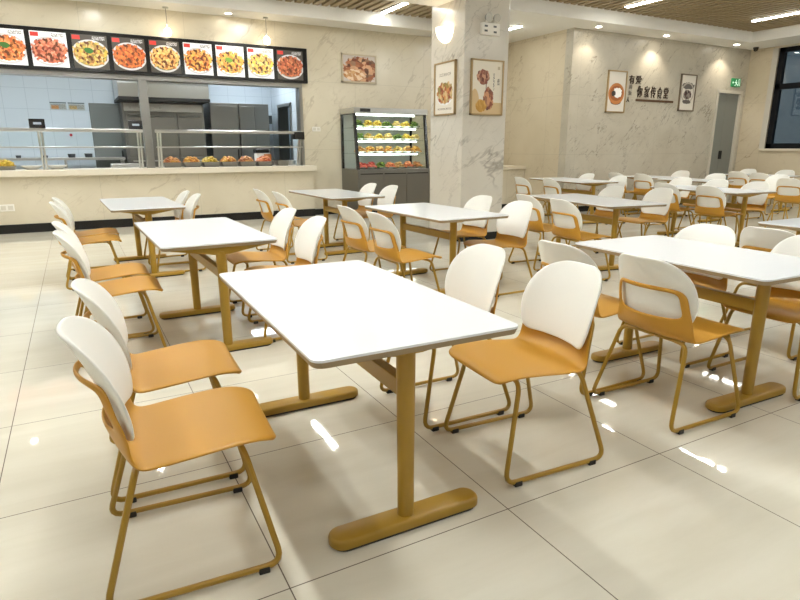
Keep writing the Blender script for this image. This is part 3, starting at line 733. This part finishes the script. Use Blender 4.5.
specs = [(-2.12, pale, white, r3, offw, None), (-1.53, dark, offw, r4, dark, None),
         (-.97, pale, offw, r1, white, dgreen), (-.40, pale, offw, r2, white, None), (.17, dark, offw, r3, lin((150, 140, 80)), dgreen), (.75, dark, offw, r4, lin((130, 70, 44)), None), (1.32, dark, offw, r5, lin((110, 110, 60)), None),
         (1.87, pale, offw, r6, white, None), (2.42, white, offw, r7, white, lin((120, 160, 60))), (2.98, pale, offw, r8, white, None), (3.53, dark, offw, r9, lin((150, 130, 110)), None)]
edges = [s[0] for s in specs] + [4.10]
for i, (x0, bg, rim, foods, bowl, leaf) in enumerate(specs):
    bm = new(); box(bm, x0 + .035, -.012, .05, edges[i + 1] - .035, 0, BZ1 - BZ0 - .06); link('menu_photo', bm, dish(i, bg, rim, foods, bowl, 11, leaf, txt=lin((120, 116, 112)) if bg != dark else offw), t)

# ================================================================== PICTURES
def picture(name, label, x, z0, z1, wd, face, pos, m, fw=.02, fm=GOLD):
    t = thing('framed_picture', label, 'picture', (0, 0, 0)); 
    # built facing -y, centred on x, then turned
    if face == 'y': t.location = (x, pos, z0); 
    else: t.location = (pos, x, z0); t.rotation_euler = (0, 0, -PI / 2)
    h = z1 - z0; bm = new()
    for a, b, c, d in ((-wd / 2, -wd / 2 + fw, 0, h), (wd / 2 - fw, wd / 2, 0, h), (-wd / 2, wd / 2, 0, fw), (-wd / 2, wd / 2, h - fw, h)): box(bm, a, -.035, c, b, -.0005, d)
    link('frame', bm, fm, t)
    bm = new(); box(bm, -wd / 2 + fw, -.02, fw, wd / 2 - fw, -.0005, h - fw); link('print', bm, m, t)
cream = lin((240, 234, 222)); ink = lin((50, 46, 42))
brown = [lin((120, 62, 36)), lin((190, 120, 80)), lin((70, 36, 24)), lin((216, 168, 130))]
picture('p', 'landscape photo of brown pastries in a pale frame above the food case', 5.30, 2.615, 3.16, .77, 'y', YC, art_mat('pastry_print', lin((206, 196, 190)), [('w', .55, .45, .55, .5, brown, 9), ('w', .35, .25, .35, .22, [lin((222, 180, 130)), lin((190, 130, 80)), lin((236, 210, 180))], 10)]), .03, mat('pale_wood_frame', lin((196, 182, 156)), .5))
picture('p', 'narrow framed food print on the left face of the pillar under the wall lamp', 7.50, 1.80, 2.53, .55, 'x', PX0, art_mat('bowl_print', cream, [('e', .5, .34, .40, .17, white), ('e', .5, .36, .40, .15, lin((214, 208, 196))), ('w', .5, .42, .40, .22, [lin((176, 84, 50)), lin((110, 60, 34)), lin((216, 140, 80)), lin((140, 130, 60)), lin((220, 190, 140))], 13), ('t', .5, .78, .3, .03, lin((170, 160, 146))), ('t', .5, .10, .36, .02, lin((170, 160, 146)))]))
picture('p', 'framed botanical print with a tall stem on the front face of the pillar', 5.24, 1.79, 2.53, .56, 'y', PY0, art_mat('stem_print', lin((232, 224, 208)), [('r', .5, .10, .5, .12, lin((212, 186, 142))), ('e', .10, .12, .16, .35, lin((212, 186, 142))), ('r', .47, .5, .012, .25, lin((120, 80, 60))), ('w', .37, .70, .20, .15, [lin((150, 90, 70)), lin((110, 60, 50)), lin((200, 150, 120))], 16), ('w', .55, .28, .18, .22, [lin((150, 84, 60)), lin((110, 70, 60)), lin((206, 150, 110))], 14), ('w', .32, .15, .17, .12, [lin((214, 170, 90)), lin((190, 140, 60))], 12), ('t', .72, .62, .02, .16, ink), ('t', .88, .62, .04, .06, ink), ('r', .88, .88, .04, .03, lin((190, 176, 150)))]))
picture('p', 'tall framed print of an orange bowl left of the brown wall lettering', 10.25, 2.06, 2.90, .56, 'y', YT, art_mat('orange_bowl_print', lin((222, 216, 206)), [('e', .5, .24, .30, .07, lin((60, 52, 46))), ('e', .5, .45, .46, .27, lin((196, 126, 66))), ('e', .5, .46, .38, .19, lin((160, 92, 46))), ('w', .56, .48, .26, .13, white), ('w', .34, .46, .12, .07, ink)]), .025)
picture('p', 'tall framed ink print with a round dish right of the brown wall lettering', 12.55, 2.15, 2.95, .54, 'y', YT, art_mat('ink_dish_print', lin((226, 220, 208)), [('w', .5, .70, .42, .10, lin((110, 104, 98))), ('ring', .5, .5, .46, .30, lin((188, 178, 166))), ('w', .5, .45, .28, .14, [lin((40, 32, 30)), lin((90, 50, 44)), lin((150, 140, 130))], 12), ('w', .5, .24, .30, .06, lin((104, 96, 90)))]), .025, mat('dark_wood_frame', lin((120, 104, 84)), .5))

# wall lettering
BRN = mat('brown_letter', lin((58, 42, 30)), .5)
BARM = mat('underline_brown', lin((92, 66, 44)), .5)
LG = mat('grey_letter', lin((140, 132, 122)), .5)
t = thing('wall_lettering', 'brown calligraphy characters and underline bar on the marble wall between two pictures', 'wall lettering', (0, YT, 0))
def text(s, x, z, size, m, name, sx=1.):
    cu = bpy.data.curves.new(name, 'FONT'); cu.body = s; cu.size = size; cu.extrude = .006; cu.align_x = 'CENTER'; cu.offset = size * .012
    o = bpy.data.objects.new(name, cu); COL.objects.link(o)
    me = bpy.data.meshes.new_from_object(o.evaluated_get(bpy.context.evaluated_depsgraph_get())); bpy.data.objects.remove(o)
    me.materials.clear(); me.materials.append(m)
    o = bpy.data.objects.new(name, me); COL.objects.link(o); o.parent = t
    o.location = (x, -.008, z); o.rotation_euler = (PI / 2, 0, 0); o.scale = (sx, 1, 1)
for s, x in zip('你家传食堂', (10.98, 11.20, 11.41, 11.62, 11.83)): text(s, x, 2.42, .25, BRN, 'big_character', .68)
text('有', 10.70, 2.68, .18, BRN, 'small_character'); text('爱', 10.91, 2.68, .19, BRN, 'small_character')
for s, z in zip('的饭', (2.56, 2.44)): text(s, 10.68, z, .10, LG, 'grey_character')
text('人', 10.63, 2.30, .10, BRN, 'small_character'); text('·', 10.76, 2.30, .10, LG, 'grey_character')
bm = new(); box(bm, 10.88, -.015, 2.315, 12.10, -.0005, 2.36); link('underline_bar', bm, BARM, t)

# exit sign, camera, switches, emergency light
t = thing('exit_sign', 'green running man exit sign above the grey door', 'exit sign', (14.30, YT, 2.76))
bm = new(); box(bm, -.17, -.03, 0, .17, -.0005, .19, .004); link('case', bm, mat('exit_green', lin((26, 120, 70)), .4, emit=lin((20, 130, 70)), es=.35), t)
SG = mat('exit_white', lin((220, 240, 228)), .4, emit=lin((200, 240, 215)), es=.5); bm = new()
def bar2(x0, z0, x1, z1, w):
    d = Vector((x1 - x0, 0, z1 - z0)); n = Vector((-d.z, 0, d.x)).normalized() * w / 2; c = [Vector((x0, 0, z0)) + n, Vector((x0, 0, z0)) - n, Vector((x1, 0, z1)) - n, Vector((x1, 0, z1)) + n]
    A_ = [bm.verts.new((q.x, -.034, q.z)) for q in c]; B_ = [bm.verts.new((q.x, -.030, q.z)) for q in c]
    bm.faces.new(A_); bm.faces.new(B_[::-1])
    for k in range(4): bm.faces.new((A_[k], A_[(k + 1) % 4], B_[(k + 1) % 4], B_[k]))
for q in ((-.02, .11, .0, .06, .03), (0, .065, .045, .05, .014), (.045, .05, .05, .02, .014), (0, .065, -.03, .03, .014), (-.03, .03, -.065, .03, .014), (-.02, .115, .035, .10, .012), (-.02, .115, -.06, .09, .012), (-.015, .135, -.005, .155, .026),
          (.08, .02, .08, .17, .012), (.13, .02, .13, .17, .012), (.08, .165, .13, .165, .012), (-.15, .09, -.09, .09, .012), (-.15, .09, -.125, .115, .01), (-.15, .09, -.125, .065, .01)): bar2(*q)
link('pictogram', bm, SG, t)
t = thing('security_camera', 'small black dome camera in the ceiling corner beside the window', 'security camera', (14.45, 8.95, HS))
bm = new(); lathe(bm, [(.06, 0), (.06, -.03), (.055, -.035)], seg=18); link('mount', bm, BLACKP, t, True)
bm = new(); lathe(bm, [(.05, -.035), (.048, -.06), (.035, -.085), (.005, -.095)], seg=18); link('dome', bm, BLACKP, t, True)
def plate2(name, label, cat, x, z, pos, w_, h_):
    t = thing(name, label, cat, (x, pos, z)); bm = new(); box(bm, -w_ / 2, -.012, 0, w_ / 2, -.0005, h_, .003); link('plate', bm, WHITE, t)
    for k in (-1, 1): bm = new(); box(bm, k * w_ * .24 - w_ * .17, -.016, h_ * .2, k * w_ * .24 + w_ * .17, -.012, h_ * .8, .002); link('rocker', bm, mat('switch_rocker', lin((214, 208, 196)), .4), t)
plate2('light_switch', 'white double switch plate on the wall left of the food case', 'light switch', 4.34, 1.66, YC, .17, .09)
plate2('wall_outlet', 'white socket plate low on the serving counter front at the left edge', 'socket', -1.03, .36, 11.30, .20, .11)
t = thing('emergency_light', 'white twin head emergency light on the front of the pillar', 'emergency light', (5.25, PY0, 2.84))
bm = new(); box(bm, -.15, -.06, 0, .15, -.0005, .155, .008); body = link('body', bm, WHITE, t)
for a, b in ((-.09, .11), (-.09, .05), (.06, .11), (.065, .04)):
    bm = new(); box(bm, a - .025, -.064, b - .012, a + .025, -.06, b + .012); link('indicator', bm, mat('grey_plastic', lin((90, 92, 94)), .5), body)
for k in (-1, 1):
    bm = new(); lathe(bm, [(.03, 0), (.05, .03), (.056, .06), (.05, .062), (.004, .05)], seg=18, M=Matrix.Translation((k * .07, -.035, .225)) @ Matrix.Rotation(PI / 2 + .2, 4, 'X'))
    h = link('lamp_head', bm, mat('lamp_head_chrome', (.75, .74, .7), .2, metal=.6), t, True)
    bm = new(); sweep(bm, [(k * .07, -.035, .155), (k * .07, -.035, .20)], .014, 8); link('neck', bm, WHITE, h, True)

# ================================================================== DISPLAY CASE
CX0, CX1, CY0, CY1 = 4.86, 6.50, 10.62, 11.43
t = thing('food_display_case', 'steel and black refrigerated display case with four lit food shelves', 'display case', (0, 0, 0))
bm = new(); box(bm, CX0, CY0, .12, CX1, CY1, .93, .006); link('cabinet', bm, STEELD, t)
bm = new(); box(bm, CX0 + .03, CY0 + .06, 0, CX1 - .03, CY1, .12); link('kick_base', bm, BLACK, t)
n = 3; wd = (CX1 - CX0 - .06) / n
for k in range(n):
    bm = new(); box(bm, CX0 + .03 + k * wd + .006, CY0 - .012, .17, CX0 + .03 + (k + 1) * wd - .006, CY0, .86, .003); d = link('door', bm, STEELD, t)
    bm = new(); box(bm, CX0 + .03 + k * wd + .02, CY0 - .02, .83, CX0 + .03 + (k + 1) * wd - .02, CY0 - .012, .85); link('handle', bm, BLACK, d)
bm = new(); box(bm, CX0 - .01, CY0 + .12, 1.99, CX1 + .01, CY1, 2.10, .006); top = link('canopy', bm, STEEL, t)
bm = new(); box(bm, CX0 + .12, CY0 + .112, 2.02, CX0 + .34, CY0 + .12, 2.08); link('control_panel', bm, mat('control_black', (.03, .03, .03), .3), top)
yb, yt = CY0 + .02, CY0 + .16                       # the glass front leans back
def slant(x0, x1, m, name, th=.03):
    bm = new(); pr = [(yb, .93), (yt, 1.99), (yt + th, 1.99), (yb + th, .93)]
    A_ = [bm.verts.new((x0, a, b)) for a, b in pr]; B_ = [bm.verts.new((x1, a, b)) for a, b in pr]
    bm.faces.new(A_); bm.faces.new(B_[::-1])
    for k in range(4): bm.faces.new((A_[k], A_[(k + 1) % 4], B_[(k + 1) % 4], B_[k]))
    return link(name, bm, m, t)
slant(CX0, CX0 + .05, BLACKP, 'front_post', .05); slant(CX1 - .05, CX1, BLACKP, 'front_post', .05); slant(CX0 + .05, CX1 - .05, GLASS, 'front_glass', .006)
for xx in (CX0, CX1 - .04):
    bm = new(); box(bm, xx, CY1 - .06, .93, xx + .04, CY1, 1.99); link('rear_post', bm, BLACKP, t)
    bm = new(); A_ = [(yb + .05, .95), (yt + .05, 1.98), (CY1 - .06, 1.98), (CY1 - .06, .95)]; a = xx + .012
    P_ = [bm.verts.new((a, p, q)) for p, q in A_]; Q_ = [bm.verts.new((a + .006, p, q)) for p, q in A_]
    bm.faces.new(P_); bm.faces.new(Q_[::-1])
    for k in range(4): bm.faces.new((P_[k], P_[(k + 1) % 4], Q_[(k + 1) % 4], Q_[k]))
    link('side_glass', bm, GLASS, t)
bm = new(); box(bm, CX0 + .04, CY1 - .03, .93, CX1 - .04, CY1 - .01, 1.99); link('back_panel', bm, mat('case_back', lin((176, 178, 172)), .4), t)
CASEL = mat('case_lamp', (1, 1, 1), emit=(.95, 1, .95), es=7)
shelf_z = [(.955, yb + .06), (1.225, yb + .12), (1.475, yb + .155), (1.72, yb + .19)]
for i, (z, yf) in enumerate(shelf_z):
    if i:
        bm = new(); box(bm, CX0 + .05, yf, z, CX1 - .05, CY1 - .05, z + .012); s = link('glass_shelf', bm, glass_mat('shelf_glass', (.9, .95, .93), .05), t)
        bm = new(); box(bm, CX0 + .07, yf - .004, z - .024, CX1 - .22, yf + .03, z - .002, .004); link('shelf_light', bm, CASEL, s)
bm = new(); box(bm, CX0 + .07, yt + .05, 1.955, CX1 - .25, yt + .09, 1.985, .004); link('top_light', bm, CASEL, t)
FOODS = {3: [(GREEN, 'leafy greens'), (YEL, 'yellow slices'), (YEL, 'yellow strips'), (GREEN, 'dark greens'), (MIX3, 'pale mixed food'), (YEL, 'golden food'), (GREEN, 'salad leaves')],
         2: [(GREEN, 'green vegetables'), (MIX3, 'pale noodles'), (YEL, 'yellow cubes'), (MIX3, 'mixed vegetables'), (GREEN, 'chopped greens'), (YEL, 'yellow slices'), (MIX3, 'pale dumplings')],
         1: [(TAN, 'tan pieces'), (MIX1, 'golden fried pieces'), (TAN, 'light fritters'), (MIX1, 'fried rolls'), (MIX3, 'pale rolls'), (TAN, 'tan slices'), (MIX1, 'golden cubes')],
         0: [(RED, 'red meat'), (RED, 'dark red slices'), (GREEN, 'green leaves'), (ORG, 'orange slices'), (TAN, 'tan rounds'), (ORG, 'orange red pieces'), (MIX2, 'brown pieces')]}
names = ['bottom', 'third', 'second', 'top']; ords = ['leftmost', 'second', 'third', 'middle', 'fifth', 'sixth', 'rightmost']
TRAY = mat('white_china', (0, 0, 0)); proto = None
for i, (z, yf) in enumerate(shelf_z):
    for k, (m, what) in enumerate(FOODS[i]):
        x = CX0 + .18 + k * (CX1 - CX0 - .36) / 6; y = yf + .14; zz = z + (.012 if i else -.025)
        r = thing('food_dish', '%s dish on the %s shelf of the display case, holding %s' % (ords[k], names[i] if i else 'bottom', what), 'dish', (x, y, zz), 0, 'dishes in the display case')
        bm = new(); lathe(bm, [(.06, 0), (.095, .02), (.115, .03), (.117, .033), (.09, .024), (.05, .008)], seg=20); link('dish', bm, TRAY, r, True)
        bm = new(); heap(bm, .22, .21, .03, 46, .03, .10); f = link('food', bm, m, r, True); f['kind'] = 'stuff'
